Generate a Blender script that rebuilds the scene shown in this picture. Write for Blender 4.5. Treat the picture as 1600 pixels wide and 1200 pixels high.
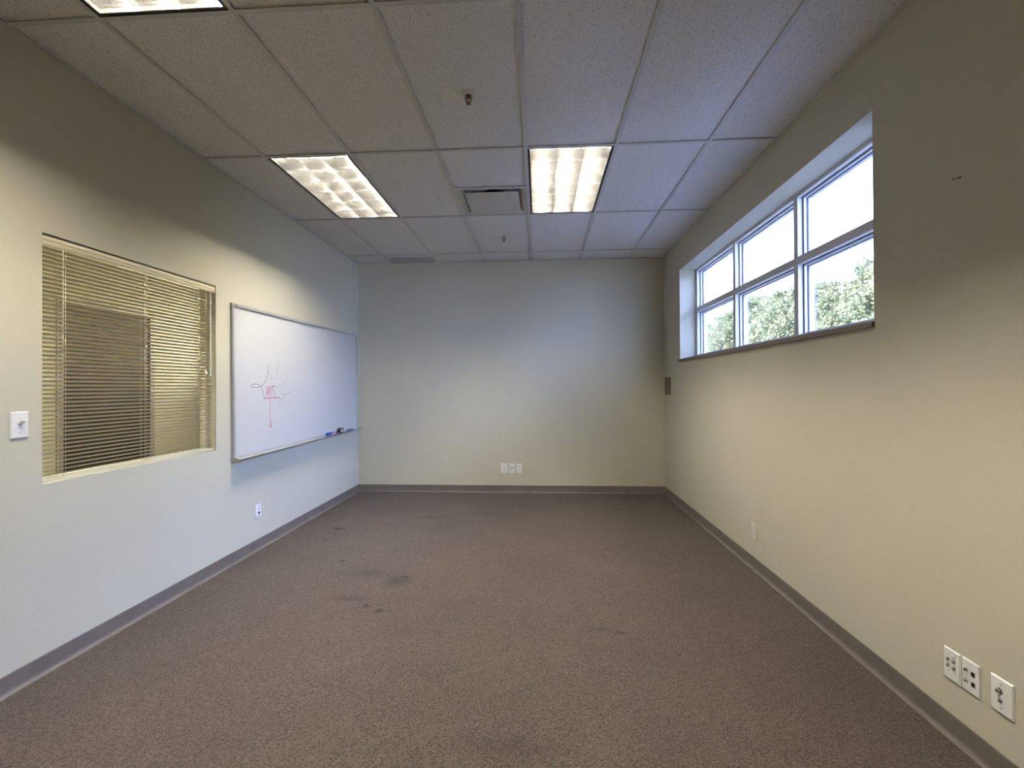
import bpy, math, random
from mathutils import Matrix, Vector
import numpy as np

for o in list(bpy.data.objects):
    bpy.data.objects.remove(o, do_unlink=True)
scene = bpy.context.scene
col = scene.collection
random.seed(7)

# ------------------------------------------------------------------ place (metres): camera stands at x=0, y=0
XL, XR, YB, YR, H = -2.365, 1.574, 5.945, -1.25, 2.974
EYE = 1.357
GX, GY, TW, TL = -0.084, 3.131, 0.6096, 1.2192      # ceiling grid

# ------------------------------------------------------------------ camera
def make_camera():
    yaw, pitch, roll, f = 0.05883, 0.00589, 0.00532, 724.21
    c, s, cp, sp, cr, sr = math.cos(yaw), math.sin(yaw), math.cos(pitch), math.sin(pitch), math.cos(roll), math.sin(roll)
    x1 = Vector((c, s, 0)); y1 = Vector((-s, c, 0)); z = Vector((0, 0, 1))
    fwd = cp*y1 + sp*z; z1 = -sp*y1 + cp*z
    right = cr*x1 - sr*z1; up = sr*x1 + cr*z1
    cd = bpy.data.cameras.new('camera'); cd.sensor_width = 36; cd.sensor_fit = 'HORIZONTAL'
    cd.lens = f*36/1600; cd.clip_start = 0.02; cd.clip_end = 300
    co = bpy.data.objects.new('camera', cd); col.objects.link(co)
    m = Matrix((( right[0], up[0], -fwd[0], 0), (right[1], up[1], -fwd[1], 0), (right[2], up[2], -fwd[2], EYE), (0, 0, 0, 1)))
    co.matrix_world = m
    scene.camera = co
make_camera()

# ------------------------------------------------------------------ world, sun, exposure
SKY = 45.0
LAMP = 308.0
w = bpy.data.worlds.new('sky'); scene.world = w; w.use_nodes = True
nt = w.node_tree; nt.nodes.clear()
out = nt.nodes.new('ShaderNodeOutputWorld'); bg = nt.nodes.new('ShaderNodeBackground')
tc = nt.nodes.new('ShaderNodeTexCoord'); sx = nt.nodes.new('ShaderNodeSeparateXYZ'); cr_ = nt.nodes.new('ShaderNodeValToRGB')
nt.links.new(tc.outputs['Generated'], sx.inputs[0]); nt.links.new(sx.outputs['Z'], cr_.inputs[0])
cr_.color_ramp.elements[0].position = 0.0; cr_.color_ramp.elements[0].color = (0.46, 0.565, 1.0, 1)
cr_.color_ramp.elements[1].position = 0.8; cr_.color_ramp.elements[1].color = (0.37, 0.49, 1.0, 1)
nt.links.new(cr_.outputs[0], bg.inputs[0]); bg.inputs[1].default_value = SKY
nt.links.new(bg.outputs[0], out.inputs[0])

sd = bpy.data.lights.new('sun', 'SUN'); sd.energy = 320.0; sd.angle = math.radians(0.6); sd.color = (1.0, 0.93, 0.78)
so = bpy.data.objects.new('sun', sd); col.objects.link(so)
so.rotation_euler = Vector((0.86, 0.22, -0.465)).to_track_quat('-Z', 'Y').to_euler()   # from over the building onto the hedge

vs = scene.view_settings
vs.view_transform = 'Standard'; vs.look = 'None'; vs.gamma = 1.0; vs.exposure = 0.0
try: vs.use_curve_mapping = False
except Exception: pass
cy = scene.cycles
cy.use_denoising = True; cy.max_bounces = 12; cy.diffuse_bounces = 8; cy.glossy_bounces = 5
cy.transmission_bounces = 8; cy.transparent_max_bounces = 16; cy.sample_clamp_indirect = 6.0
cy.caustics_reflective = False; cy.caustics_refractive = False

# ------------------------------------------------------------------ materials
def srgb(r, g, b):
    def f(c):
        c /= 255.0
        return c/12.92 if c <= 0.04045 else ((c+0.055)/1.055)**2.4
    return (f(r), f(g), f(b), 1)
class NT:
    def __init__(s, name):
        s.m = bpy.data.materials.new(name); s.m.use_nodes = True; s.t = s.m.node_tree
        s.b = s.t.nodes['Principled BSDF']; s.o = s.t.nodes['Material Output']
    def n(s, typ, **kw):
        nd = s.t.nodes.new(typ)
        for k, v in kw.items():
            if hasattr(nd, k): setattr(nd, k, v)
            else: nd.inputs[k.replace('_', ' ')].default_value = v
        return nd
    def l(s, a, b): s.t.links.new(a, b)
    def bump(s, h, dist, strength=1.0):
        b = s.n('ShaderNodeBump'); b.inputs['Distance'].default_value = dist; b.inputs['Strength'].default_value = strength
        s.l(h, b.inputs['Height']); s.l(b.outputs[0], s.b.inputs['Normal'])
    def mix(s, fac, a, b):
        m = s.n('ShaderNodeMix'); m.data_type = 'RGBA'
        for sock, v in ((m.inputs[0], fac), (m.inputs[6], a), (m.inputs[7], b)):
            if hasattr(v, 'default_value') or hasattr(v, 'is_output'): s.l(v, sock)
            else: sock.default_value = v
        return m.outputs[2]
    def math(s, op, a, b=None, clamp=False):
        m = s.n('ShaderNodeMath'); m.operation = op; m.use_clamp = clamp
        for i, v in enumerate((a, b)):
            if v is None: continue
            if hasattr(v, 'is_output'): s.l(v, m.inputs[i])
            else: m.inputs[i].default_value = v
        return m.outputs[0]
    def ramp(s, x, p0, c0, p1, c1):
        r = s.n('ShaderNodeValToRGB'); e = r.color_ramp.elements
        e[0].position = p0; e[0].color = c0; e[1].position = p1; e[1].color = c1
        s.l(x, r.inputs[0]); return r.outputs[0]
    def pos(s): return s.n('ShaderNodeNewGeometry').outputs['Position']
def plain(name, c, rough=0.5, metal=0.0, spec=0.5, grain=0.0, gscale=300.0):
    k = NT(name); k.b.inputs['Base Color'].default_value = c
    k.b.inputs['Roughness'].default_value = rough; k.b.inputs['Metallic'].default_value = metal
    k.b.inputs['Specular IOR Level'].default_value = spec
    tcn = k.n('ShaderNodeTexCoord'); nz = k.n('ShaderNodeTexNoise'); nz.inputs['Scale'].default_value = gscale
    k.l(tcn.outputs['Object'], nz.inputs['Vector'])
    g = grain if grain else 0.03
    lo = tuple(v*(1-g) for v in c[:3]) + (1,); hi = tuple(min(1, v*(1+g)) for v in c[:3]) + (1,)
    k.l(k.ramp(nz.outputs[0], 0.35, lo, 0.65, hi), k.b.inputs['Base Color'])
    return k.m
WHITE = (1, 1, 1, 1); BLACK = (0, 0, 0, 1)

def wall_paint():
    k = NT('wall_paint'); p = k.pos()
    n1 = k.n('ShaderNodeTexNoise'); n1.inputs['Scale'].default_value = 220; n1.inputs['Detail'].default_value = 3; k.l(p, n1.inputs['Vector'])
    n2 = k.n('ShaderNodeTexNoise'); n2.inputs['Scale'].default_value = 1.3; n2.inputs['Detail'].default_value = 4; k.l(p, n2.inputs['Vector'])
    base = k.ramp(n2.outputs[0], 0.3, (0.592, 0.568, 0.455, 1), 0.7, (0.618, 0.593, 0.475, 1))
    fine = k.ramp(n1.outputs[0], 0.3, (0.95, 0.95, 0.95, 1), 0.7, (1, 1, 1, 1))
    m = k.n('ShaderNodeMix'); m.data_type = 'RGBA'; m.blend_type = 'MULTIPLY'; m.inputs[0].default_value = 1
    k.l(base, m.inputs[6]); k.l(fine, m.inputs[7]); k.l(m.outputs[2], k.b.inputs['Base Color'])
    k.b.inputs['Roughness'].default_value = 0.85; k.b.inputs['Specular IOR Level'].default_value = 0.2
    k.bump(n1.outputs[0], 0.0006, 0.6)
    return k.m
def ceiling_tile():
    k = NT('ceiling_tile'); p = k.pos()
    v = k.n('ShaderNodeTexVoronoi'); v.inputs['Scale'].default_value = 205; k.l(p, v.inputs['Vector'])
    sp = k.n('ShaderNodeSeparateColor'); k.l(v.outputs['Color'], sp.inputs[0])
    # pits: only some cells carry one, sizes vary
    thr = k.math('MULTIPLY', sp.outputs[0], 0.46)
    pit = k.math('GREATER_THAN', thr, v.outputs['Distance'])
    some = k.math('GREATER_THAN', sp.outputs[1], 0.5)
    pit = k.math('MULTIPLY', pit, some)
    v2 = k.n('ShaderNodeTexVoronoi'); v2.inputs['Scale'].default_value = 430; k.l(p, v2.inputs['Vector'])
    s2 = k.n('ShaderNodeSeparateColor'); k.l(v2.outputs['Color'], s2.inputs[0])
    pin = k.math('MULTIPLY', k.math('LESS_THAN', v2.outputs['Distance'], 0.24), k.math('GREATER_THAN', s2.outputs[0], 0.5))
    n = k.n('ShaderNodeTexNoise'); n.inputs['Scale'].default_value = 2.2; k.l(p, n.inputs['Vector'])
    base = k.ramp(n.outputs[0], 0.3, (0.88, 0.875, 0.88, 1), 0.7, (0.91, 0.905, 0.91, 1))
    c = k.mix(k.math('MULTIPLY', pin, 0.35), base, (0.30, 0.23, 0.22, 1))
    c = k.mix(k.math('MULTIPLY', pit, 0.8), c, (0.20, 0.19, 0.185, 1))
    k.l(c, k.b.inputs['Base Color']); k.b.inputs['Roughness'].default_value = 0.95; k.b.inputs['Specular IOR Level'].default_value = 0.1
    k.bump(k.math('MULTIPLY', k.math('ADD', pit, pin), -1.0), 0.0015, 0.7)
    return k.m
STAINS = [(-1.936, 4.362, .10, .045, .85), (-1.911, 4.028, .035, .02, .8), (-1.549, 3.545, .03, .03, .95), (-1.0, 3.21, .13, .12, .5),
          (-.97, 3.27, .05, .035, .8), (-1.08, 2.83, .035, .03, .8), (-.98, 2.77, .03, .03, .9), (-1.23, 2.93, .16, .05, .45),
          (-1.09, 4.79, .25, .12, .28), (-.60, 4.95, .30, .10, .25), (-1.25, 3.32, .22, .10, .3),
          (.44, 2.59, .05, .02, .6), (.33, 2.62, .09, .03, .35), (-.15, 1.75, .3, .08, .25)]
def carpet():
    k = NT('carpet'); p = k.pos()
    v = k.n('ShaderNodeTexVoronoi'); v.inputs['Scale'].default_value = 215; k.l(p, v.inputs['Vector'])
    sc = k.n('ShaderNodeSeparateColor'); k.l(v.outputs['Color'], sc.inputs[0])
    n1 = k.n('ShaderNodeTexNoise'); n1.inputs['Scale'].default_value = 150; n1.inputs['Detail'].default_value = 4; k.l(p, n1.inputs['Vector'])
    n2 = k.n('ShaderNodeTexNoise'); n2.inputs['Scale'].default_value = 1.6; n2.inputs['Detail'].default_value = 5; k.l(p, n2.inputs['Vector'])
    f = k.math('ADD', k.math('MULTIPLY', sc.outputs[0], 0.6), k.math('MULTIPLY', n1.outputs[0], 0.5))
    c = k.ramp(f, 0.12, (0.018, 0.0135, 0.011, 1), 0.9, (0.138, 0.112, 0.094, 1))
    wear = k.ramp(n2.outputs[0], 0.3, (0.86, 0.86, 0.87, 1), 0.7, (1.06, 1.05, 1.03, 1))
    m = k.n('ShaderNodeMix'); m.data_type = 'RGBA'; m.blend_type = 'MULTIPLY'; m.inputs[0].default_value = 1
    k.l(c, m.inputs[6]); k.l(wear, m.inputs[7]); c = m.outputs[2]
    # spots of dirt where the photo has them
    n3 = k.n('ShaderNodeTexNoise'); n3.inputs['Scale'].default_value = 28; n3.inputs['Detail'].default_value = 3; k.l(p, n3.inputs['Vector'])
    tot = None
    for (x, y, rx, ry, a) in STAINS:
        d = k.n('ShaderNodeVectorMath'); d.operation = 'SUBTRACT'; k.l(p, d.inputs[0]); d.inputs[1].default_value = (x, y, 0)
        s_ = k.n('ShaderNodeVectorMath'); s_.operation = 'MULTIPLY'; k.l(d.outputs[0], s_.inputs[0]); s_.inputs[1].default_value = (1/rx, 1/ry, 0)
        ln = k.n('ShaderNodeVectorMath'); ln.operation = 'LENGTH'; k.l(s_.outputs[0], ln.inputs[0])
        e = k.math('SUBTRACT', 1.55, k.math('ADD', ln.outputs['Value'], n3.outputs[0]), clamp=True)
        e = k.math('MULTIPLY', e, a)
        tot = e if tot is None else k.math('MAXIMUM', tot, e)
    c = k.mix(k.math('MULTIPLY', tot, 1.1, clamp=True), c, (0.010, 0.008, 0.007, 1))
    # bits of lint
    v3 = k.n('ShaderNodeTexVoronoi'); v3.inputs['Scale'].default_value = 7; k.l(p, v3.inputs['Vector'])
    s3 = k.n('ShaderNodeSeparateColor'); k.l(v3.outputs['Color'], s3.inputs[0])
    lint = k.math('MULTIPLY', k.math('LESS_THAN', v3.outputs['Distance'], 0.022), k.math('GREATER_THAN', s3.outputs[0], 0.8))
    c = k.mix(lint, c, (0.55, 0.5, 0.42, 1))
    k.l(c, k.b.inputs['Base Color']); k.b.inputs['Roughness'].default_value = 1.0; k.b.inputs['Specular IOR Level'].default_value = 0.05
    k.b.inputs['Sheen Weight'].default_value = 0.1
    hgt = k.math('SUBTRACT', n1.outputs[0], v.outputs['Distance'])
    k.bump(hgt, 0.006, 0.8)
    return k.m
def vinyl_base():
    k = NT('vinyl_base'); p = k.pos()
    n = k.n('ShaderNodeTexNoise'); n.inputs['Scale'].default_value = 8; n.inputs['Detail'].default_value = 6; k.l(p, n.inputs['Vector'])
    mp = k.n('ShaderNodeMapping'); mp.inputs['Scale'].default_value = (5, 5, 90); k.l(p, mp.inputs['Vector'])
    n2 = k.n('ShaderNodeTexNoise'); n2.inputs['Scale'].default_value = 1.4; n2.inputs['Detail'].default_value = 2; k.l(mp.outputs[0], n2.inputs['Vector'])
    c = k.ramp(n.outputs[0], 0.3, (0.150, 0.130, 0.115, 1), 0.7, (0.180, 0.156, 0.139, 1))
    c = k.mix(k.math('MULTIPLY', k.math('GREATER_THAN', n2.outputs[0], 0.735), 0.7), c, (0.04, 0.033, 0.03, 1))
    k.l(c, k.b.inputs['Base Color']); k.b.inputs['Roughness'].default_value = 0.42
    return k.m
def emit(name, c, s):
    k = NT(name); k.b.inputs['Base Color'].default_value = (0.9, 0.9, 0.9, 1)
    k.b.inputs['Emission Color'].default_value = c; k.b.inputs['Emission Strength'].default_value = s
    return k.m
def glass(name, refl=0.8):
    k = NT(name); t = k.n('ShaderNodeBsdfTransparent'); t.inputs[0].default_value = (0.93, 0.965, 0.97, 1)
    g = k.n('ShaderNodeBsdfGlossy'); g.inputs['Roughness'].default_value = 0.02
    fr = k.n('ShaderNodeFresnel'); fr.inputs[0].default_value = 1.5
    mx = k.n('ShaderNodeMixShader'); k.l(k.math('MULTIPLY', fr.outputs[0], refl), mx.inputs[0])
    k.l(t.outputs[0], mx.inputs[1]); k.l(g.outputs[0], mx.inputs[2]); k.l(mx.outputs[0], k.o.inputs['Surface'])
    return k.m
def foliage():
    k = NT('hedge_foliage'); p = k.pos()
    oi = k.n('ShaderNodeTexNoise'); oi.inputs['Scale'].default_value = 9; oi.inputs['Detail'].default_value = 3; k.l(p, oi.inputs['Vector'])
    c = k.ramp(oi.outputs[0], 0.3, (0.030, 0.050, 0.044, 1), 0.70, (0.160, 0.170, 0.115, 1))
    k.l(c, k.b.inputs['Base Color']); k.b.inputs['Roughness'].default_value = 0.7; k.b.inputs['Specular IOR Level'].default_value = 0.04
    tr = k.n('ShaderNodeBsdfTranslucent'); tr.inputs[0].default_value = (0.12, 0.13, 0.065, 1)
    mx = k.n('ShaderNodeMixShader'); mx.inputs[0].default_value = 0.25
    k.l(k.b.outputs[0], mx.inputs[1]); k.l(tr.outputs[0], mx.inputs[2]); k.l(mx.outputs[0], k.o.inputs['Surface'])
    return k.m
def bounce_ground_mat():  # pale concrete, lightened to bounce daylight up to the ceiling
    k = NT('pale_bounce_yard'); p = k.pos(); n = k.n('ShaderNodeTexNoise'); n.inputs['Scale'].default_value = 30; k.l(p, n.inputs['Vector'])
    k.l(k.ramp(n.outputs[0], 0.3, (0.30, 0.30, 0.295, 1), 0.7, (0.37, 0.37, 0.36, 1)), k.b.inputs['Base Color'])
    k.b.inputs['Roughness'].default_value = 1.0
    return k.m
def wood_door():
    k = NT('dark_door_wood'); p = k.pos(); mp = k.n('ShaderNodeMapping'); mp.inputs['Scale'].default_value = (9, 9, 0.7); k.l(p, mp.inputs['Vector'])
    n = k.n('ShaderNodeTexNoise'); n.inputs['Scale'].default_value = 4; n.inputs['Detail'].default_value = 6; k.l(mp.outputs[0], n.inputs['Vector'])
    k.l(k.ramp(n.outputs[0], 0.3, (0.012, 0.008, 0.007, 1), 0.7, (0.022, 0.015, 0.012, 1)), k.b.inputs['Base Color'])
    k.b.inputs['Roughness'].default_value = 0.7; k.b.inputs['Specular IOR Level'].default_value = 0.12
    return k.m

M = dict(
    wall=wall_paint(), tile=ceiling_tile(), carpet=carpet(), base=vinyl_base(), glass=glass('window_glass'), iglass=glass('interior_glass', 0.06),
    grid=plain('ceiling_grid_paint', (0.68, 0.68, 0.67, 1), 0.45),
    plate=plain('white_plastic', (0.86, 0.86, 0.84, 1), 0.35), plate2=plain('off_white_plastic', (0.70, 0.68, 0.62, 1), 0.4),
    dark=plain('dark_plastic', (0.012, 0.012, 0.018, 1), 0.4), slot=plain('slot_black', (0.02, 0.02, 0.02, 1), 0.6),
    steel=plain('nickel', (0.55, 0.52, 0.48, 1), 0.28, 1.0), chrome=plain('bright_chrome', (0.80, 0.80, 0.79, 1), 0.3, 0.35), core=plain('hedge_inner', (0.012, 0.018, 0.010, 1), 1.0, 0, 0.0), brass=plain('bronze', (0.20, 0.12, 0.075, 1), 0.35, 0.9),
    alu=plain('anodised_aluminium', (0.47, 0.47, 0.46, 1), 0.38, 0.3),
    frame=plain('window_frame_paint', (0.80, 0.80, 0.82, 1), 0.35), gasket=plain('glazing_gasket', (0.03, 0.03, 0.06, 1), 0.6),
    sill=plain('sill_laminate', (0.21, 0.17, 0.145, 1), 0.4),
    slat=plain('blind_slat_paint', (0.72, 0.65, 0.46, 1), 0.55), cord=plain('blind_cord', (0.80, 0.74, 0.58, 1), 0.7),
    board=plain('whiteboard_enamel', (0.62, 0.625, 0.63, 1), 0.26), red=plain('red_marker_ink', (0.46, 0.07, 0.14, 1), 0.5),
    grey=plain('faded_grey_marker_ink', (0.21, 0.22, 0.24, 1), 0.5), faint=plain('faint_grey_marker_ink', (0.36, 0.37, 0.41, 1), 0.5),
    blue=plain('blue_plastic', (0.02, 0.05, 0.42, 1), 0.4), lblue=plain('pale_blue_plastic', (0.18, 0.33, 0.62, 1), 0.4),
    pink=plain('magenta_plastic', (0.50, 0.12, 0.38, 1), 0.4), felt=plain('grey_felt', (0.20, 0.20, 0.21, 1), 1.0),
    tube=emit('fluorescent_tube', (1.0, 0.92, 0.77, 1), LAMP), louver=plain('louver_aluminium', (0.74, 0.73, 0.71, 1), 0.20, 0.97), lvedge=plain('louver_blade_edge', (0.22, 0.21, 0.20, 1), 0.5, 0.4),
    housing=plain('fixture_white_enamel', (0.85, 0.85, 0.84, 1), 0.5), fixshade=plain('fixture_gap_shade', (0.022, 0.018, 0.017, 1), 0.5),
    diff=plain('diffuser_grey_paint', (0.56, 0.545, 0.51, 1), 0.45), duct=plain('duct_inside', (0.012, 0.011, 0.010, 1), 0.9),
    grille=plain('return_grille_paint', (0.55, 0.55, 0.49, 1), 0.5), panel=plain('taupe_panel', (0.135, 0.112, 0.095, 1), 0.5),
    doorframe=plain('door_frame_taupe', (0.27, 0.22, 0.17, 1), 0.5), door=wood_door(),
    corr=plain('corridor_paint', (0.60, 0.53, 0.33, 1), 0.6), ext=plain('exterior_stucco', (0.35, 0.33, 0.30, 1), 0.9),
    leaf=foliage(), bounce_ground=bounce_ground_mat(), bark=plain('bark', (0.07, 0.05, 0.035, 1), 0.9),
)

# ------------------------------------------------------------------ mesh helpers
class MB:
    def __init__(s): s.v = []; s.f = []; s.mi = []; s.sm = []
    def add(s, vs_, fs, mi=0, smooth=False):
        b = len(s.v); s.v += [tuple(v) for v in vs_]
        for f in fs: s.f.append(tuple(b+i for i in f)); s.mi.append(mi); s.sm.append(smooth)
        return s
    def box(s, a, b, mi=0):
        x0, x1 = sorted((a[0], b[0])); y0, y1 = sorted((a[1], b[1])); z0, z1 = sorted((a[2], b[2]))
        v = [(x0,y0,z0),(x1,y0,z0),(x1,y1,z0),(x0,y1,z0),(x0,y0,z1),(x1,y0,z1),(x1,y1,z1),(x0,y1,z1)]
        return s.add(v, [(0,3,2,1),(4,5,6,7),(0,1,5,4),(1,2,6,5),(2,3,7,6),(3,0,4,7)], mi)
    def prism(s, prof, axis, t0, t1, mi=0, smooth=False):
        """closed profile of 2D points extruded along an axis; profile coords are the other two axes in xyz order"""
        n = len(prof)
        def P(p, t):
            return {'x': (t, p[0], p[1]), 'y': (p[0], t, p[1]), 'z': (p[0], p[1], t)}[axis]
        v = [P(p, t0) for p in prof] + [P(p, t1) for p in prof]
        s.add(v, [(i, (i+1) % n, n+(i+1) % n, n+i) for i in range(n)], mi, smooth)
        b = len(s.v)-2*n
        s.f.append(tuple(b+i for i in range(n))[::-1]); s.mi.append(mi); s.sm.append(False)
        s.f.append(tuple(b+n+i for i in range(n))); s.mi.append(mi); s.sm.append(False)
        return s
    def cyl(s, p0, p1, r0, r1=None, n=16, mi=0, caps=True, smooth=True):
        r1 = r0 if r1 is None else r1
        p0 = Vector(p0); p1 = Vector(p1); d = (p1-p0).normalized()
        a = d.orthogonal().normalized(); b_ = d.cross(a)
        v = []
        for p, r in ((p0, r0), (p1, r1)):
            for i in range(n):
                t = 2*math.pi*i/n; v.append(p + a*math.cos(t)*r + b_*math.sin(t)*r)
        s.add(v, [(i, (i+1) % n, n+(i+1) % n, n+i) for i in range(n)], mi, smooth)
        b = len(s.v)-2*n
        if caps:
            s.f.append(tuple(b+i for i in range(n))[::-1]); s.mi.append(mi); s.sm.append(False)
            s.f.append(tuple(b+n+i for i in range(n))); s.mi.append(mi); s.sm.append(False)
        return s
    def lathe(s, prof, c, n=28, mi=0, axis='z'):
        """prof: list of (r, h) along the axis from centre c; sign of h is along +axis"""
        c = Vector(c); v = []
        for r, h in prof:
            for i in range(n):
                t = 2*math.pi*i/n; a, b = r*math.cos(t), r*math.sin(t)
                v.append(c + Vector({'z': (a, b, h), 'y': (a, h, b), 'x': (h, a, b)}[axis]))
        fs = []
        for j in range(len(prof)-1):
            for i in range(n):
                fs.append((j*n+i, j*n+(i+1) % n, (j+1)*n+(i+1) % n, (j+1)*n+i))
        return s.add(v, fs, mi, True)
    def tube(s, pts, r, n=8, mi=0):
        for i in range(len(pts)-1):
            s.cyl(pts[i], pts[i+1], r, n=n, mi=mi)
        return s
    def plate(s, x0, x1, z0, z1, t, bev, mi=0):
        """bevelled plate lying on the wall: local x right, z up, front towards -y"""
        v = [(x0,0,z0),(x1,0,z0),(x1,0,z1),(x0,0,z1),
             (x0,-t*.45,z0),(x1,-t*.45,z0),(x1,-t*.45,z1),(x0,-t*.45,z1),
             (x0+bev,-t,z0+bev),(x1-bev,-t,z0+bev),(x1-bev,-t,z1-bev),(x0+bev,-t,z1-bev)]
        fs = [(3,2,1,0),(8,9,10,11)]
        for a in (0, 4):
            for i in range(4): fs.append((a+i, a+(i+1) % 4, a+4+(i+1) % 4, a+4+i))
        return s.add(v, fs, mi)
    def build(s, name, mats, parent=None, bevel=0.0):
        me = bpy.data.meshes.new(name); me.from_pydata(s.v, [], s.f); me.update()
        for m in (mats if isinstance(mats, (list, tuple)) else [mats]): me.materials.append(m)
        me.polygons.foreach_set('material_index', s.mi); me.polygons.foreach_set('use_smooth', s.sm)
        import bmesh
        bm = bmesh.new(); bm.from_mesh(me); bmesh.ops.recalc_face_normals(bm, faces=bm.faces); bm.to_mesh(me); bm.free()
        o = bpy.data.objects.new(name, me); col.objects.link(o)
        if parent is not None: o.parent = parent
        if bevel > 0:
            b = o.modifiers.new('bevel', 'BEVEL'); b.width = bevel; b.segments = 2; b.limit_method = 'ANGLE'; b.angle_limit = math.radians(40)
        return o
def tag(o, label, cat, group=None):
    o['label'] = label; o['category'] = cat
    if group: o['group'] = group
    return o
def struct(o): o['kind'] = 'structure'; return o
def empty(name, loc=(0, 0, 0), rz=0.0):
    o = bpy.data.objects.new(name, None); o.location = loc; o.rotation_euler = (0, 0, rz); o.empty_display_size = 0.05
    col.objects.link(o); return o
def copy_tree(o, parent=None):
    c = o.copy(); col.objects.link(c)
    if parent is not None: c.parent = parent
    for ch in list(o.children): copy_tree(ch, c)
    return c
R90 = math.pi/2
# anchors on the walls: local x runs right as seen from the room, z up, -y out of the wall
def on_left(name, y, z): return empty(name, (XL, y, z), R90)
def on_right(name, y, z): return empty(name, (XR, y, z), -R90)
def on_back(name, x, z): return empty(name, (x, YB, z), 0)

# ------------------------------------------------------------------ room shell
WT = 5.15    # top of the outer walls
struct(MB().box((XL-.0, YR, -.12), (XR, YB, 0)).build('floor', M['carpet']))

# left partition with the interior window opening
LW = (2.073, 3.262, .902, 2.107)
LT = .12
m = MB()
m.box((XL-LT, YR, -.12), (XL, LW[0], 4.55)); m.box((XL-LT, LW[1], -.12), (XL, YB, 4.55))
m.box((XL-LT, LW[0], -.12), (XL, LW[1], LW[2])); m.box((XL-LT, LW[0], LW[3]), (XL, LW[1], 4.55))
struct(m.build('wall_left', M['wall']))
# right outer wall with the high window
RW = (2.275, 5.283, 1.655, 2.652)
RT = .30
m = MB()
m.box((XR, YR, -.12), (XR+RT, RW[0], WT)); m.box((XR, RW[1], -.12), (XR+RT, YB+.15, WT))
m.box((XR, RW[0], -.12), (XR+RT, RW[1], RW[2]-.022)); m.box((XR, RW[0], RW[3]), (XR+RT, RW[1], WT))
struct(m.build('wall_right', M['wall']))
struct(MB().box((XL-1.6, YB, -.12), (XR, YB+.15, WT)).build('wall_back', M['wall']))
struct(MB().box((XL-1.6, YR-.15, -.12), (XR+RT, YR, WT)).build('wall_rear', M['wall']))

# ceiling tiles, cell by cell, open where fixtures sit
lights_cells = {(-3, 0), (0, 0), (-3, -2), (0, -2)}
m = MB()
z0 = H+.009
for i in range(-4, 3):
    for j in range(-4, 3):
        x0 = max(GX+TW*i, XL); x1 = min(GX+TW*(i+1), XR); y0_ = max(GY+TL*j, YR); y1_ = min(GY+TL*(j+1), YB)
        if x1-x0 < .01 or y1_-y0_ < .01: continue
        if (i, j) in lights_cells: continue
        if (i, j) == (-1, 0):
            m.box((x0, y0_, z0), (x1, y0_+TW, z0+.016)); continue
        if (i, j) == (-3, 2):
            m.box((x0, y0_, z0), (x1, 5.725, z0+.016)); continue
        m.box((x0, y0_, z0), (x1, y1_, z0+.016))
struct(m.build('ceiling', M['tile']))
# suspended grid: tees and wall angle
m = MB(); t = .012
for i in range(-3, 3):
    x = GX+TW*i
    m.box((x-t, YR, H), (x+t, YB, H+.0015)); m.box((x-.002, YR, H+.004), (x+.002, YB, H+.035))
for j in range(-3, 3):
    y = GY+TL*j
    m.box((XL, y-t, H-.0005), (XR, y+t, H+.001)); m.box((XL, y-.002, H+.004), (XR, y+.002, H+.035))
y = GY+TW
m.box((GX-TW, y-t, H-.0005), (GX, y+t, H+.001))
for a, b in (((XL, YR), (XL+.022, YB)), ((XR-.022, YR), (XR, YB)), ((XL, YB-.022), (XR, YB)), ((XL, YR), (XR, YR+.022))):
    m.box((a[0], a[1], H-.001), (b[0], b[1], H+.0035))
struct(m.build('trim_1', M['grid']))
struct(MB().box((XL-1.6, YR-.15, 4.55), (XR+RT, YB+.15, 4.75)).build('roof', M['ext']))

# cove base with a toe
BH = .092
def base_prof(sgn, off):   # distance from the wall d, height z
    pts = [(0, 0), (.020, 0), (.0195, .0030), (.0090, .0050), (.0055, .010), (.0035, .020), (.0032, BH-.004), (.0016, BH), (0, BH)]
    return [(off+sgn*d, z) for d, z in pts]
struct(MB().prism(base_prof(1, XL), 'y', YR, YB, smooth=False).build('baseboard_left', M['base']))
struct(MB().prism(base_prof(-1, XR), 'y', YR, YB).build('baseboard_right', M['base']))
struct(MB().prism(base_prof(-1, YB), 'x', XL+.0034, XR-.0034).build('baseboard_back', M['base']))

# ------------------------------------------------------------------ high window in the right wall
win = struct(empty('window_1', (XR, RW[0], RW[2])))
def wbox(mb, x0, x1, y0, y1, z0, z1, mi=0):    # world coordinates into window-local ones
    mb.box((x0-XR, y0-RW[0], z0-RW[2]), (x1-XR, y1-RW[0], z1-RW[2]), mi)
FX0, FX1 = 1.752, 1.782      # projecting face of the frame
m = MB(); g = MB(); s2_ = MB()
yA, yB_, zA, zB = RW[0], RW[1], RW[2], RW[3]
mull = [(3.240, 3.290), (4.243, 4.293)]
rail = (2.172, 2.226)
jw = .040; hw = .022; bw = .045
def bars(mb, x0, x1, e):
    wbox(mb, x0, x1, yA, yA+jw+e, zA, zB); wbox(mb, x0, x1, yB_-jw-e, yB_, zA, zB)
    wbox(mb, x0, x1, yA+jw+e, yB_-jw-e, zA, zA+bw+e); wbox(mb, x0, x1, yA+jw+e, yB_-jw-e, zB-hw-e, zB)
    ys = [yA+jw+e] + [v for a, b in mull for v in (a-e, b+e)] + [yB_-jw-e]
    for a, b in mull: wbox(mb, x0, x1, a-e, b+e, zA+bw+e, zB-hw-e)
    for k in range(3): wbox(mb, x0, x1, ys[2*k], ys[2*k+1], rail[0]-e, rail[1]+e)
bars(m, FX0, FX1, 0.0)
bars(g, FX1, FX1+.006, .002)
bars(s2_, FX1+.006, FX1+.024, .011)
m.build('window_frame', M['frame'], win)
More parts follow.
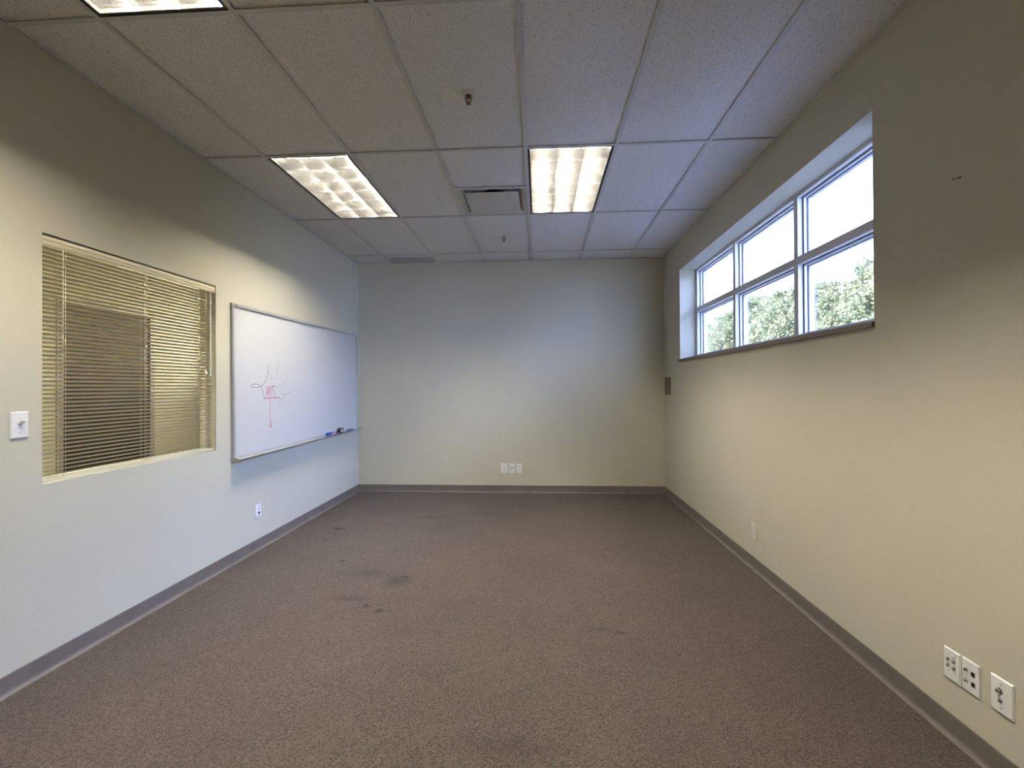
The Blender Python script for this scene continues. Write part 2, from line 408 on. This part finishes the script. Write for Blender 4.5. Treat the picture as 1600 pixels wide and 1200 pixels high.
g.build('gasket', M['gasket'], win)
s2_.build('glazing_bead', M['frame'], win)
g2 = MB(); bars(g2, FX1+.024, FX1+.034, .0135)
g2.build('spacer', M['gasket'], win)
s3_ = MB(); bars(s3_, FX1+.034, XR+RT-.02, .006); s3_.build('outer_frame', M['frame'], win)
ys = [yA+jw] + [v for a, b in mull for v in (a, b)] + [yB_-jw]
for k in range(3):
    for zz in ((zA+bw, rail[0]), (rail[1], zB-hw)):
        p_ = MB(); wbox(p_, FX1+.027, FX1+.031, ys[2*k]-.004, ys[2*k+1]+.004, zz[0]-.004, zz[1]+.004)
        p_.build('pane', M['glass'], win)
p_ = MB(); wbox(p_, XR-.012, FX1, yA-.03, yB_+.045, zA-.022, zA) ; 
# the sill board: nose in front of the wall, body inside the opening
p_ = MB(); wbox(p_, XR-.014, XR, yA-.004, yB_+.042, zA-.026, zA); wbox(p_, XR, FX0, yA, yB_, zA-.022, zA)
p_.build('window_sill', M['sill'], win)

# ------------------------------------------------------------------ interior window on the left, blind, corridor beyond
lw = struct(empty('window_2', (XL, LW[0], LW[2])))
def lbox(mb, x0, x1, y0, y1, z0, z1): mb.box((x0-XL, y0-LW[0], z0-LW[2]), (x1-XL, y1-LW[0], z1-LW[2]))
m = MB(); xa, xb = XL-.105, XL-.065
lbox(m, xa, xb, LW[0], LW[0]+.02, LW[2], LW[3]); lbox(m, xa, xb, LW[1]-.02, LW[1], LW[2], LW[3])
lbox(m, xa, xb, LW[0]+.02, LW[1]-.02, LW[2], LW[2]+.02); lbox(m, xa, xb, LW[0]+.02, LW[1]-.02, LW[3]-.02, LW[3])
m.build('window_frame', M['slat'], lw)
p_ = MB(); lbox(p_, XL-.088, XL-.083, LW[0]+.018, LW[1]-.018, LW[2]+.018, LW[3]-.018); p_.build('pane', M['iglass'], lw)

bl = tag(empty('venetian_blind', (XL-.022, LW[0], LW[2])), 'cream metal venetian blind with tilted slats covering the interior window left of the whiteboard', 'blind')
L = LW[1]-LW[0]; HB = LW[3]-LW[2]
sl = MB(); pitch = .0208; zt = HB-.066; nsl = 54
tilt = math.radians(24)
for i in range(nsl):
    zc = zt - i*pitch
    pr = []
    for q in (-1, -.5, 0, .5, 1):     # curved section, x<0 is the corridor side and lower
        a = q*.0125; bow = .0018*(1-q*q)
        pr.append((a*math.cos(tilt)-bow*math.sin(tilt), a*math.sin(tilt)+bow*math.cos(tilt)))
    prof = [(x, zc+z) for x, z in pr] + [(x, zc+z-.0005) for x, z in pr[::-1]]
    sl.prism(prof, 'y', .005, L-.014)
sl.build('slats', M['slat'], bl)
zb = zt-(nsl-1)*pitch
hr = MB()
prof = [(-.018, HB-.004), (.012, HB-.004), (.0145, HB-.008), (.0175, HB-.018), (.0185, HB-.026), (.0165, HB-.034), (.018, HB-.040), (.0165, HB-.052), (.0135, HB-.054), (.010, HB-.040), (-.018, HB-.034)]
hr.prism(prof, 'y', .002, L-.002)
hr.build('headrail', M['slat'], bl)
br = MB(); br.prism([(-.0125, zb-.028), (.0125, zb-.028), (.0135, zb-.024), (.0125, zb-.014), (-.0125, zb-.014)], 'y', .005, L-.014)
br.build('bottom_rail', M['slat'], bl, bevel=.001)
for yc in (2.178, 2.660, 3.098):
    c = MB()
    for dx in (-.0128, .0135):
        c.cyl((dx, yc-LW[0], zb-.02), (dx, yc-LW[0], HB-.05), .0011, n=6)
    c.cyl((.0138, yc-LW[0]+.012, zb-.02), (.0138, yc-LW[0]+.012, HB-.05), .0009, n=6)
    c.build('ladder_cord', M['cord'], bl)
c = MB(); yw = 3.207-LW[0]
c.cyl((.021, yw, HB-.06), (.021, yw, .560), .0048, n=6, smooth=False); c.cyl((.021, yw, .560), (.021, yw, .532), .0062, .0052, n=8)
c.cyl((.014, yw, HB-.05), (.021, yw, HB-.062), .003, n=6)
c.build('tilt_wand', M['plate'], bl)
c = MB(); yw = 3.166-LW[0]
c.tube([(.017, yw, HB-.05), (.0185, yw, .585)], .0013, n=6); c.build('lift_cord', M['cord'], bl)
MB().lathe([(0, .030), (.003, .030), (.0045, .020), (.0085, .002), (.0085, 0), (0, 0)], (.0185, yw, .556), n=14).build('cord_tassel', M['plate'], bl)

XC = -3.785; YE = 4.97; CH = 2.75
struct(MB().box((XC-.12, YR, -.12), (XL-LT, YE+.12, 0)).build('floor_corridor', M['carpet']))
struct(MB().box((XC, YR, CH), (XL-LT, YE, CH+.05)).build('ceiling_corridor', M['tile']))
D0, D1, DZ = 3.416, 4.341, 2.088
m = MB()
m.box((XC-.12, YR, -.12), (XC, D0, WT-.4)); m.box((XC-.12, D1, -.12), (XC, YE+.12, WT-.4)); m.box((XC-.12, D0, DZ), (XC, D1, WT-.4))
struct(m.build('wall_corridor', M['corr']))
m = MB()   # end wall; unseen window opening added to let daylight into the corridor
wx0, wx1, wz0, wz1 = -3.69, -2.75, 1.48, 2.40
m.box((XC, YE, -.12), (wx0, YE+.12, 4.55)); m.box((wx1, YE, -.12), (XL-LT, YE+.12, 4.55))
m.box((wx0, YE, -.12), (wx1, YE+.12, wz0)); m.box((wx0, YE, wz1), (wx1, YE+.12, 4.55))
struct(m.build('wall_corridor_end', M['corr']))
d = struct(empty('door_1', (XC, D0, 0)))
m = MB(); fw = .05
for a, b in (((-.10, 0, 0), (.012, fw, DZ)), ((-.10, D1-D0-fw, 0), (.012, D1-D0, DZ)), ((-.10, fw, DZ-fw), (.012, D1-D0-fw, DZ))): m.box(a, b)
m.build('door_frame', M['doorframe'], d, bevel=.002)
MB().box((-.045, fw, .006), (-.005, D1-D0-fw, DZ-fw)).build('door_leaf', M['door'], d)

# ------------------------------------------------------------------ recessed fluorescent lights
def make_troffer():
    r = empty('ceiling_light')
    X, Y = TW/2-.0125, TL/2-.0125
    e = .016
    def ring(mb, ox, oy, ix, iy, z0, z1):
        mb.box((-ox, -oy, z0), (-ix, oy, z1)); mb.box((ix, -oy, z0), (ox, oy, z1))
        mb.box((-ix, -oy, z0), (ix, -iy, z1)); mb.box((-ix, iy, z0), (ix, oy, z1))
    m = MB(); ring(m, X+.004, Y+.004, X-e, Y-e, .004, .024); m.build('frame', M['fixshade'], r)  # near-black ring: shadow gap around the louver, put into the colour
    m = MB(); ring(m, X+.004, Y+.004, X-.002, Y-.002, .024, .150); m.box((-X-.004, -Y-.004, .150), (X+.004, Y+.004, .156))
    m.build('housing', M['housing'], r)
    # parabolic louver: wedge blades, thin edge down
    ix, iy = X-e, Y-e; hb = .088; zt0 = .003
    def wedge(c, half=0):
        n = 5; pts = []
        for k in range(n+1):
            q = k/n; pts.append((.0012+.017*q**1.8, zt0+hb*q))
        Lp = [(c-a, b) for a, b in pts]; Rp = [(c+a, b) for a, b in pts]
        if half < 0: return [(c, pts[0][1])]+Rp+[(c, pts[-1][1])]
        if half > 0: return [(c, pts[-1][1])]+Lp[::-1]+[(c, pts[0][1])]
        return Rp+Lp[::-1]
    m = MB()
    for k in range(4):
        c = -ix + 2*ix*k/3
        pr = wedge(c, -1 if k == 0 else (1 if k == 3 else 0)); m.prism(pr, 'y', -iy, iy, smooth=False)
    for k in range(7):
        c = -iy + 2*iy*k/6
        pr = wedge(c, -1 if k == 0 else (1 if k == 6 else 0)); m.prism(pr, 'x', -ix, ix, smooth=False)
    for k in range(1, 3):
        c = -ix + 2*ix*k/3; m.box((c-.0016, -iy, zt0-.0015), (c+.0016, iy, zt0+.001), 1)
    for k in range(1, 6):
        c = -iy + 2*iy*k/6; m.box((-ix, c-.0016, zt0-.0015), (ix, c+.0016, zt0+.001), 1)
    m.build('louver', [M['louver'], M['lvedge']], r)
    for k in range(3):
        xc = -ix + 2*ix*(k+.5)/3
        t_ = MB(); t_.cyl((xc, -iy+.03, .120), (xc, iy-.03, .120), .013, n=10)
        t_.build('lamp_tube', M['tube'], r)
    return r
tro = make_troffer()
spots = [(-3, 0, 'recessed fluorescent ceiling light nearer the whiteboard wall, with grey-shaded louver cells'),
         (0, 0, 'bright recessed fluorescent ceiling light directly beside the square air diffuser'),
         (-3, -2, 'recessed fluorescent ceiling light overhead on the whiteboard side, close to the camera'),
         (0, -2, 'recessed fluorescent ceiling light overhead on the window side, close to the camera')]
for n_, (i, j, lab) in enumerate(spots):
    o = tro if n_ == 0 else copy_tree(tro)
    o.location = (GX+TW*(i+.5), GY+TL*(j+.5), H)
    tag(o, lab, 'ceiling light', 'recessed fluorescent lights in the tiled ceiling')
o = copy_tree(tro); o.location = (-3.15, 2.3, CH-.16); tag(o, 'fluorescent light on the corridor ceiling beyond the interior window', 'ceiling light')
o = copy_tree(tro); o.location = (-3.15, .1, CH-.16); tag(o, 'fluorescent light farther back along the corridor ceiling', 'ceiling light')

# ------------------------------------------------------------------ air diffuser
dx, dy = GX-TW/2, GY+TW*1.5
df = tag(empty('air_diffuser', (dx, dy, H)), 'square grey air diffuser with a flat plaque in the ceiling beside the bright light', 'air vent')
S = TW/2-.0125
m = MB()
def sqring(mb, a, za, b, zb_, mi=0):
    v = [(-a,-a,za),(a,-a,za),(a,a,za),(-a,a,za),(-b,-b,zb_),(b,-b,zb_),(b,b,zb_),(-b,b,zb_)]
    mb.add(v, [(i, (i+1) % 4, 4+(i+1) % 4, 4+i) for i in range(4)], mi)
steps = [(S+.005, .004), (S-.025, .003), (S-.045, .012), (S-.075, .045), (S-.10, .060), (.128, .062)]
for (a, za), (b, zb_) in zip(steps[:-1], steps[1:]): sqring(m, a, za, b, zb_)
sqring(m, S+.005, .0045, S+.005, .075); sqring(m, S+.005, .075, .128, .075)
m.build('pan', M['diff'], df)
m = MB(); n = 32
m.lathe([(.125, .02), (.125, .20), (0, .20)], (0, 0, 0), n=32); m.lathe([(.125, .060), (.182, .0615)], (0, 0, 0), n=32, mi=1)
m.build('duct_collar', [M['duct'], M['diff']], df)
MB().box((-.226, -.226, -.004), (.226, .226, -.001)).build('plaque', M['diff'], df, bevel=.001)
for sx_ in (-1, 1):
    for sy_ in (-1, 1):
        MB().box((sx_*.165-.008, sy_*.165-.0015, -.001), (sx_*.165+.008, sy_*.165+.0015, .064)).build('hanger', M['grid'], df)

# return slot at the back wall
x0, x1 = GX-3*TW+.012, GX-2*TW-.012
rg = tag(empty('return_air_grille', ((x0+x1)/2, (5.725+YB)/2, H)), 'narrow dark return air grille in the ceiling against the back wall', 'air vent')
hx, hy = (x1-x0)/2, (YB-5.725)/2
m = MB()
for a, b in (((-hx, -hy, -.002), (hx, -hy+.014, .006)), ((-hx, hy-.03, -.0025), (hx, hy-.001, .006)), ((-hx, -hy+.014, -.002), (-hx+.014, hy-.03, .006)), ((hx-.014, -hy+.014, -.002), (hx, hy-.03, .006))): m.box(a, b)
m.build('frame', M['grille'], rg)
m = MB()
yy = -hy+.02
while yy < hy-.036:
    m.prism([(yy, .001), (yy+.001, .0), (yy+.013, .014), (yy+.012, .015)], 'x', -hx+.014, hx-.014); yy += .0095
m.build('louvers', M['grille'], rg)
MB().box((-hx, -hy, .05), (hx, hy, .055)).build('duct_opening', M['duct'], rg)

# ------------------------------------------------------------------ sprinklers
def make_sprinkler():
    r = empty('sprinkler_head')
    m = MB(); m.lathe([(.038, .004), (.0385, .0), (.036, -.003), (.026, -.005), (.022, .004), (.021, .03)], (0, 0, 0)); m.build('escutcheon', M['chrome'], r)
    m = MB(); m.lathe([(0, .03), (.020, .03), (.020, .012), (.013, .008), (.012, -.008), (.008, -.012), (0, -.012)], (0, 0, 0)); m.build('body', M['brass'], r)
    m = MB()
    for s_ in (-1, 1):
        m.tube([(s_*.012, 0, -.006), (s_*.017, 0, -.018), (s_*.013, 0, -.030), (s_*.003, 0, -.039)], .0026)
    m.cyl((0, 0, -.037), (0, 0, -.043), .005, n=12); m.cyl((0, 0, -.010), (0, 0, -.037), .0022, n=8); m.build('frame_arms', M['brass'], r)
    m = MB(); n = 24
    v = []; 
    for zc in (-.043, -.0445):
        for i in range(n):
            a = 2*math.pi*i/n; rr = .0155 if i % 2 else .011
            v.append((rr*math.cos(a), rr*math.sin(a), zc))
    m.add(v, [tuple(range(n)), tuple(range(2*n-1, n-1, -1))]+[(i, (i+1) % n, n+(i+1) % n, n+i) for i in range(n)])
    m.build('deflector', M['brass'], r)
    return r
s1 = make_sprinkler(); s1.location = (-.384, 2.548, H); tag(s1, 'pendent fire sprinkler head in the ceiling nearest the camera, with a chrome ring', 'fire sprinkler', 'ceiling sprinkler heads')
s2 = copy_tree(s1); s2.location = (-.373, 4.996, H); tag(s2, 'small fire sprinkler head in the ceiling between the air diffuser and the back wall', 'fire sprinkler', 'ceiling sprinkler heads')

# ------------------------------------------------------------------ whiteboard
BW, BHH = 2.44, 1.215
wb = on_left('whiteboard', 3.430, .800)
wb.rotation_euler = (0, -.0115, R90)
tag(wb, 'large aluminium framed whiteboard with red and grey marker scribbles on the left wall', 'whiteboard')
MB().box((.018, -.011, .018), (BW-.018, 0, BHH-.018)).build('panel', M['board'], wb)
def fbar(a, b): return MB().box(a, b)
m = MB(); fw = .026
m.box((0, -.020, 0), (fw, 0, BHH)); m.box((BW-fw, -.020, 0), (BW, 0, BHH)); m.box((fw, -.020, BHH-fw), (BW-fw, 0, BHH)); m.box((fw, -.020, 0), (BW-fw, 0, fw))
m.build('frame', M['alu'], wb, bevel=.002)
m = MB(); m.prism([(-.020, .022), (-.020, .008), (-.062, -.004), (-.074, .002), (-.076, .010), (-.071, .010), (-.068, .004), (-.058, .004), (-.026, .004), (-.022, .014)], 'x', .03, BW-.03)
m.build('marker_tray', M['alu'], wb)
for xa_, xb2 in ((.004, .032), (BW-.032, BW-.004)):
    m = MB(); m.prism([(-.0, .028), (-.0, -.012), (-.030, -.014), (-.060, -.010), (-.078, .0), (-.079, .011), (-.060, .013), (-.040, .019), (-.022, .028)], 'x', xa_, xb2)
    m.build('tray_end_cap', M['alu'], wb, bevel=.002)
m = MB(); m.cyl((.045, -.020, BHH-.013), (.045, -.0215, BHH-.013), .0055, n=12); m.build('mounting_screw', M['slot'], wb)
# marker strokes: pixel-traced shapes given in board coordinates (metres right of, above the lower left corner)
def stroke(mb, pts, wd=.004):
    y = -.0113
    for (a, b) in zip(pts[:-1], pts[1:]):
        dx_, dz_ = b[0]-a[0], b[1]-a[1]; ln = math.hypot(dx_, dz_) or 1e-6
        nx, nz = -dz_/ln*wd/2, dx_/ln*wd/2; ex, ez = dx_/ln*wd*.3, dz_/ln*wd*.3
        q = [(a[0]-ex+nx, a[1]-ez+nz), (b[0]+ex+nx, b[1]+ez+nz), (b[0]+ex-nx, b[1]+ez-nz), (a[0]-ex-nx, a[1]-ez-nz)]
        v = [(x, y, z) for x, z in q] + [(x, -.0109, z) for x, z in q]
        mb.add(v, [(0, 1, 2, 3), (4, 7, 6, 5), (0, 4, 5, 1), (1, 5, 6, 2), (2, 6, 7, 3), (3, 7, 4, 0)])
def px(x, y):     # photo pixel of the writing -> board coordinates (left wall plane)
    f, yaw, pitch, roll = 724.21, 0.05883, 0.00589, 0.00532
    c, s, cp, sp, cr, sr = math.cos(yaw), math.sin(yaw), math.cos(pitch), math.sin(pitch), math.cos(roll), math.sin(roll)
    x1 = Vector((c, s, 0)); y1 = Vector((-s, c, 0)); zz = Vector((0, 0, 1)); F = cp*y1+sp*zz; z1 = -sp*y1+cp*zz
    dv = F + (cr*x1-sr*z1)*((x-800)/f) - (sr*x1+cr*z1)*((y-600)/f)
    k = (XL+.0113)/dv[0]; return (dv[1]*k-3.430, EYE+dv[2]*k-.800 - .0115*(dv[1]*k-3.430))
def zp(pts): return [px(380+a/8.57, 550+b/8.57) for a, b in pts]   # traced on an enlarged view
def strokes(lists, wd, mat, lab):
    for pts in lists:
        m = MB(); stroke(m, zp(pts), wd)
        m.build('marker_stroke', M[mat], wb)['label'] = lab
strokes(([(318, 450), (320, 578), (345, 460), (343, 580), (368, 455), (362, 582)], [(386, 455), (388, 570)]), .005, 'red', 'red marker letter stroke')
strokes(([(282, 622), (330, 614), (380, 610), (440, 614), (495, 611)],), .007, 'red', 'red marker underline')
strokes(([(364, 612), (366, 700), (364, 850), (370, 1008)], [(345, 970), (371, 1010), (388, 940)]), .0055, 'red', 'red marker arrow pointing down')
strokes(([(422, 460), (402, 465), (396, 485), (402, 510), (425, 525), (430, 555), (425, 580), (405, 585)], [(392, 468), (410, 448), (440, 462), (455, 490)]), .006, 'grey', 'grey marker letter stroke')
strokes(([(345, 165), (346, 230), (330, 300), (315, 370), (290, 420), (250, 460), (190, 475), (135, 472), (118, 458), (125, 440), (170, 425), (225, 440), (250, 470), (265, 510), (275, 590), (290, 592)],), .006, 'grey', 'faded grey looping scribble')
strokes(([(346, 230), (362, 330), (380, 362), (420, 362)], [(485, 158), (465, 230), (460, 290)], [(480, 432), (500, 432)], [(595, 350), (560, 400), (530, 470), (515, 530), (525, 565), (580, 572), (630, 535)], [(555, 600), (500, 650), (470, 720)]), .007, 'faint', 'nearly erased grey marker line')

# things in the tray; local coordinates along the board
def tray(name, lab, cat, group=None): 
    o = empty(name, (0, 0, 0)); o.matrix_world = wb_m; tag(o, lab, cat, group); return o
wb_m = Matrix.Translation(Vector((XL, 3.430, .800))) @ (Matrix.Rotation(R90, 4, 'Z') @ Matrix.Rotation(-.0115, 4, 'Y'))
def tray_thing(name, x, lab, cat, group=None, dy=-.045, dz=.0045):
    o = empty(name); mw = wb_m @ Matrix.Translation(Vector((x, dy, dz))); o.location = mw.to_translation(); o.rotation_euler = (0, -.0115, R90)
    return tag(o, lab, cat, group)
def marker(x, body, cap, lab, dy, dz, ang=0, ln=.12):
    o = tray_thing('marker', x, lab, 'marker', 'dry erase markers in the tray', dy, dz)
    MB().cyl((0, 0, 0), (ln*.68, 0, 0), .0085, n=14).build('barrel', body, o)
    MB().cyl((ln*.68, 0, 0), (ln, 0, 0), .0095, .0085, n=14).build('cap', cap, o)
    o.rotation_euler = (0, -.0115, R90+ang)
    return o
XB = 3.430
o = tray_thing('eraser', 4.93-XB, 'blue board eraser at the near end of the things in the whiteboard tray', 'eraser', dy=-.048)
MB().box((0, -.013, .010), (.115, .013, .040)).build('grip', M['blue'], o, bevel=.004); MB().box((.002, -.012, 0), (.113, .012, .010)).build('felt_pad', M['felt'], o)
marker(5.05-XB, M['plate'], M['dark'], 'white marker lying just behind the blue eraser in the tray', -.040, .0145)
marker(5.08-XB, M['pink'], M['pink'], 'magenta marker at the front lip of the tray, before the black eraser', -.059, .0135)
marker(5.13-XB, M['felt'], M['dark'], 'dark marker lying between blue eraser and black eraser, against the board', -.029, .0235, ln=.10)
o = tray_thing('eraser', 5.24-XB, 'black eraser standing upright in the whiteboard tray', 'eraser', dy=-.047)
MB().box((0, -.014, 0), (.10, .014, .058)).build('grip', M['dark'], o, bevel=.006); MB().box((.022, -.0148, .018), (.078, -.0138, .040)).build('pale_patch', M['plate2'], o)
marker(5.35-XB, M['plate2'], M['felt'], 'pale grey marker just past the upright black eraser', -.046, .0145, ln=.11)
marker(5.47-XB, M['blue'], M['dark'], 'dark blue marker with a black cap toward the far end of the tray', -.042, .0145)
marker(5.60-XB, M['lblue'], M['plate'], 'pale blue marker with a white cap farthest along the tray', -.046, .0145, ln=.13)

# ------------------------------------------------------------------ wall plates
def screw(r, x, z, y=-.006, mat='steel'):
    m = MB(); m.lathe([(0, -.0012), (.0022, -.0012), (.0030, 0), (.0030, .001)], (x, y, z), n=12, axis='y'); m.box((x-.0022, y-.0015, z-.0003), (x+.0022, y-.0010, z+.0003), 1)
    m.build('screw', [M[mat], M['slot']], r)
def plate_body(r, w=.070, h=.115, mat='plate'): 
    MB().plate(-w/2, w/2, -h/2, h/2, .0065, .0035).build('cover', M[mat], r)
def jack(r, x, z, rad=.0055, ln=.006, name='coax_jack', mat='steel'):
    m = MB(); m.cyl((x, -.006, z), (x, -.008, z), rad*1.35, n=6, smooth=False); m.cyl((x, -.008, z), (x, -.008-ln, z), rad*.8, n=14)
    m.cyl((x, -.008-ln, z), (x, -.0083-ln, z), rad*.45, n=10, mi=1); m.build(name, [M[mat], M['slot']], r)
def port(r, x, z, w=.015, h=.014):
    m = MB(); m.box((x-w/2-.0012, -.0072, z-h/2-.0012), (x+w/2+.0012, -.0064, z+h/2+.0012)); m.box((x-w/2, -.0076, z-h/2), (x+w/2, -.0071, z+h/2), 1)
    m.build('data_port', [M['plate2'], M['dark']], r)
def duplex(r, mat='plate'):
    for zc in (.0195, -.0195):
        m = MB(); n = 18; v = []
        prof = []
        for i in range(n):
            a = 2*math.pi*i/n; prof.append((max(-.0165, min(.0165, .0172*math.cos(a)*1.12)), zc+max(-.0135, min(.0135, .0172*math.sin(a)))))
        m.prism(prof, 'y', -.0064, -.0082)
        m.box((-.0072, -.0086, zc), (-.0052, -.0081, zc+.008), 1); m.box((.0052, -.0086, zc), (.0072, -.0081, zc+.0065), 1)
        m.cyl((0, -.0081, zc-.007), (0, -.0086, zc-.007), .0024, n=10, mi=1)
        m.build('receptacle', [M[mat], M['slot']], r)
    screw(r, 0, 0, mat=mat)

r = tag(on_left('light_switch', 1.973, 1.195), 'white light switch plate on the left wall beside the blind', 'light switch')
plate_body(r, .075, .120); screw(r, 0, .034, mat='plate'); screw(r, 0, -.034, mat='steel')
MB().lathe([(.0095, 0), (.0095, -.003), (.008, -.004), (0, -.004)], (0, -.0064, .008), n=20, axis='y').build('collar', M['plate'], r)
m = MB(); m.prism([(-.0060, -.002), (-.0060, .012), (-.030, .021), (-.032, .016), (-.011, -.001)], 'x', -.0055, .0055); m.build('toggle', M['plate2'], r, bevel=.001)
m = MB(); m.box((-.006, -.0072, -.017), (.006, -.0064, -.009)); m.build('indicator', M['plate2'], r)

r = tag(on_left('wall_outlet', 3.765, .325), 'white outlet plate low on the left wall below the whiteboard, with a black wire stub', 'outlet')
plate_body(r); port(r, 0, .018, .010, .010); 
MB().cyl((0, -.006, -.012), (0, -.016, -.012), .007, n=12).build('plug', M['dark'], r)
MB().tube([(0, -.015, -.014), (-.010, -.020, -.030), (-.024, -.016, -.040), (-.038, -.010, -.042)], .0018, n=6).build('wire', M['dark'], r)
screw(r, 0, .042); screw(r, 0, -.048)

g = 'wall plates in a row low on the back wall'
r = tag(on_back('cable_plate', -.4565, .3105), 'leftmost white plate low on the back wall, with one small jack', 'wall plate', g)
plate_body(r, .080, .122); jack(r, 0, .014, .005, .004, 'coax_jack', 'alu'); jack(r, 0, -.022, .0035, .002, 'phone_jack', 'alu')
r = tag(on_back('data_plate', -.357, .3085), 'middle white plate low on the back wall, with three dark data ports', 'wall plate', g)
plate_body(r, .068, .116); port(r, -.013, .012, .013, .011); port(r, .013, .012, .013, .011); port(r, -.013, -.014, .013, .011)
screw(r, 0, .042, mat='plate'); screw(r, 0, -.042, mat='plate')
r = tag(on_back('wall_outlet', -.2635, .3085), 'rightmost white plate low on the back wall, a double power outlet', 'outlet', g)
plate_body(r, .072, .116); duplex(r)

r = tag(on_right('wall_outlet', 3.5125, .2865), 'off-white power outlet alone low on the right wall', 'outlet')
plate_body(r, .070, .115, 'plate2'); duplex(r, 'plate2')

g = 'white wall plates at the lower right corner'
r = tag(on_right('speaker_plate', 1.8755, .2825), 'white wall plate with four small metal jacks in a square', 'wall plate', g)
plate_body(r, .070, .117)
for x, z in ((-.013, .018), (.012, .018), (-.013, -.006), (.012, -.006)): jack(r, x, z, .0052, .005, 'speaker_jack')
screw(r, 0, .046, mat='plate'); screw(r, 0, -.046, mat='plate'); screw(r, -.013, .034, mat='plate2'); screw(r, .012, .034, mat='plate2'); screw(r, -.013, -.024, mat='plate2')
r = tag(on_right('data_plate', 1.7975, .2850), 'white wall plate with two black square ports and two metal jacks', 'wall plate', g)
plate_body(r, .071, .117)
jack(r, -.015, .020); jack(r, -.014, -.020); port(r, .012, .016, .014, .017); port(r, .012, -.021, .014, .017)
screw(r, 0, .046, mat='plate2'); screw(r, 0, -.046, mat='plate2')
r = tag(on_right('cable_plate', 1.6830, .2905), 'white wall plate with a single column of two jacks and two screws, nearest the camera', 'wall plate', g)
plate_body(r, .078, .120)
jack(r, -.005, .017, .0078, .009); jack(r, -.002, -.016, .0055, .005, 'phone_jack'); screw(r, 0, .039); screw(r, 0, -.040)

r = tag(on_right('wall_panel', 5.775, 1.357), 'flat dark taupe square panel on the right wall near the far corner', 'wall panel')
MB().plate(-.113, .113, -.107, .107, .010, .003).build('cover', M['panel'], r)
MB().box((-.098, -.0115, -.092), (.098, -.0095, .092)).build('inset_face', M['panel'], r)

r = tag(on_right('wall_hook', 1.822, 2.130), 'small bent wire hook high on the right wall', 'hook')
MB().tube([(0, 0, 0), (-.003, -.014, -.003), (-.010, -.018, -.004), (-.016, -.016, .002)], .0016, n=8).build('wire', M['brass'], r)
MB().lathe([(0, -.003), (.004, -.003), (.004, 0)], (0, 0, 0), n=12, axis='y').build('screw_head', M['brass'], r)
r = tag(on_back('nail', -1.32, 2.095), 'tiny nail left in the back wall', 'nail')
MB().lathe([(0, -.006), (.0035, -.006), (.0035, -.004), (.001, -.004), (.001, 0)], (0, 0, 0), n=12, axis='y').build('nail_head', M['brass'], r)

# ------------------------------------------------------------------ outdoors: pale light-bouncing yard and a tall hedge
struct(MB().box((XR+RT, -8, -.5), (30, 45, -.3)).build('ground', M['bounce_ground']))  # unseen yard, kept pale as a reflector for the ceiling
def hedge():
    rng = np.random.default_rng(5)
    N = 210000
    # surface samples on the side facing the building, the top, and loose tips above it
    y = np.where(rng.random(N) < .8, rng.uniform(8, 20.5, N), rng.uniform(1.5, 27, N))
    top = 3.62 + .14*np.sin(y*.9+1) + .18*np.sin(y*2.3) + .12*np.sin(y*5.1+2)
    kind = rng.random(N)
    z = np.where(kind < .68, -.3+(top+.3)*rng.random(N)**.75, top+rng.normal(0, .07, N))
    xf = 5.9 + .22*np.sin(y*1.7+z*1.1) + .15*np.sin(y*4.3-z*2.9) + .10*np.sin(y*9.1+z*7.3)
    lean = np.clip((z-(top-.7))/.7, 0, 1)**2*.45
    x = np.where(kind < .68, xf+lean+np.abs(rng.normal(0, .13, N)), xf+.25+rng.random(N)*1.3)
    tips = kind > .94
    hgt = np.abs(rng.normal(0, .22, N))*(.5+.5*np.sin(y*6.3))
    z = np.where(tips, top+np.clip(hgt, 0, .7), z)
    size = rng.uniform(.012, .034, N)*np.where(tips, .7, 1.0)
    P = np.stack([x, y, z], 1)
    a = rng.normal(size=(N, 3)); a[:, 2] = np.abs(a[:, 2])*.8+.2; a /= np.linalg.norm(a, axis=1)[:, None]
    b = np.cross(a, rng.normal(size=(N, 3))); b /= np.linalg.norm(b, axis=1)[:, None]
    a *= size[:, None]*1.5; b *= size[:, None]*.55
    V = np.stack([P-a, P-a*.1+b, P+a, P-a*.1-b], 1).reshape(-1, 3)
    me = bpy.data.meshes.new('foliage')
    me.vertices.add(len(V)); me.vertices.foreach_set('co', V.ravel())
    me.loops.add(4*N); me.loops.foreach_set('vertex_index', np.arange(4*N, dtype=np.int32))
    me.polygons.add(N); me.polygons.foreach_set('loop_start', np.arange(0, 4*N, 4, dtype=np.int32)); me.polygons.foreach_set('loop_total', np.full(N, 4, dtype=np.int32))
    me.materials.append(M['leaf']); me.update(); me.validate()
    r = tag(empty('hedge', (0, 0, 0)), 'tall leafy green hedge running along outside the high window', 'hedge')
    o = bpy.data.objects.new('foliage', me); col.objects.link(o); o.parent = r
    # dense core so no light shows through the body
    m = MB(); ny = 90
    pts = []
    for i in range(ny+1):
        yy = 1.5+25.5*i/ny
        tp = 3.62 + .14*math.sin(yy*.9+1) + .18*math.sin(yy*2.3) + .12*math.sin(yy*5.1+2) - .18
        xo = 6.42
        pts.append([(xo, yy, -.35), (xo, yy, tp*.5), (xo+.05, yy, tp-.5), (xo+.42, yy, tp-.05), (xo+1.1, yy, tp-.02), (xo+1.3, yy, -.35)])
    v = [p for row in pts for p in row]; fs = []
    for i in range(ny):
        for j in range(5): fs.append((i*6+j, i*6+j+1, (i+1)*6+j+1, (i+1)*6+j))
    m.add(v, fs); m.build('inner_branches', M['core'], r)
hedge()
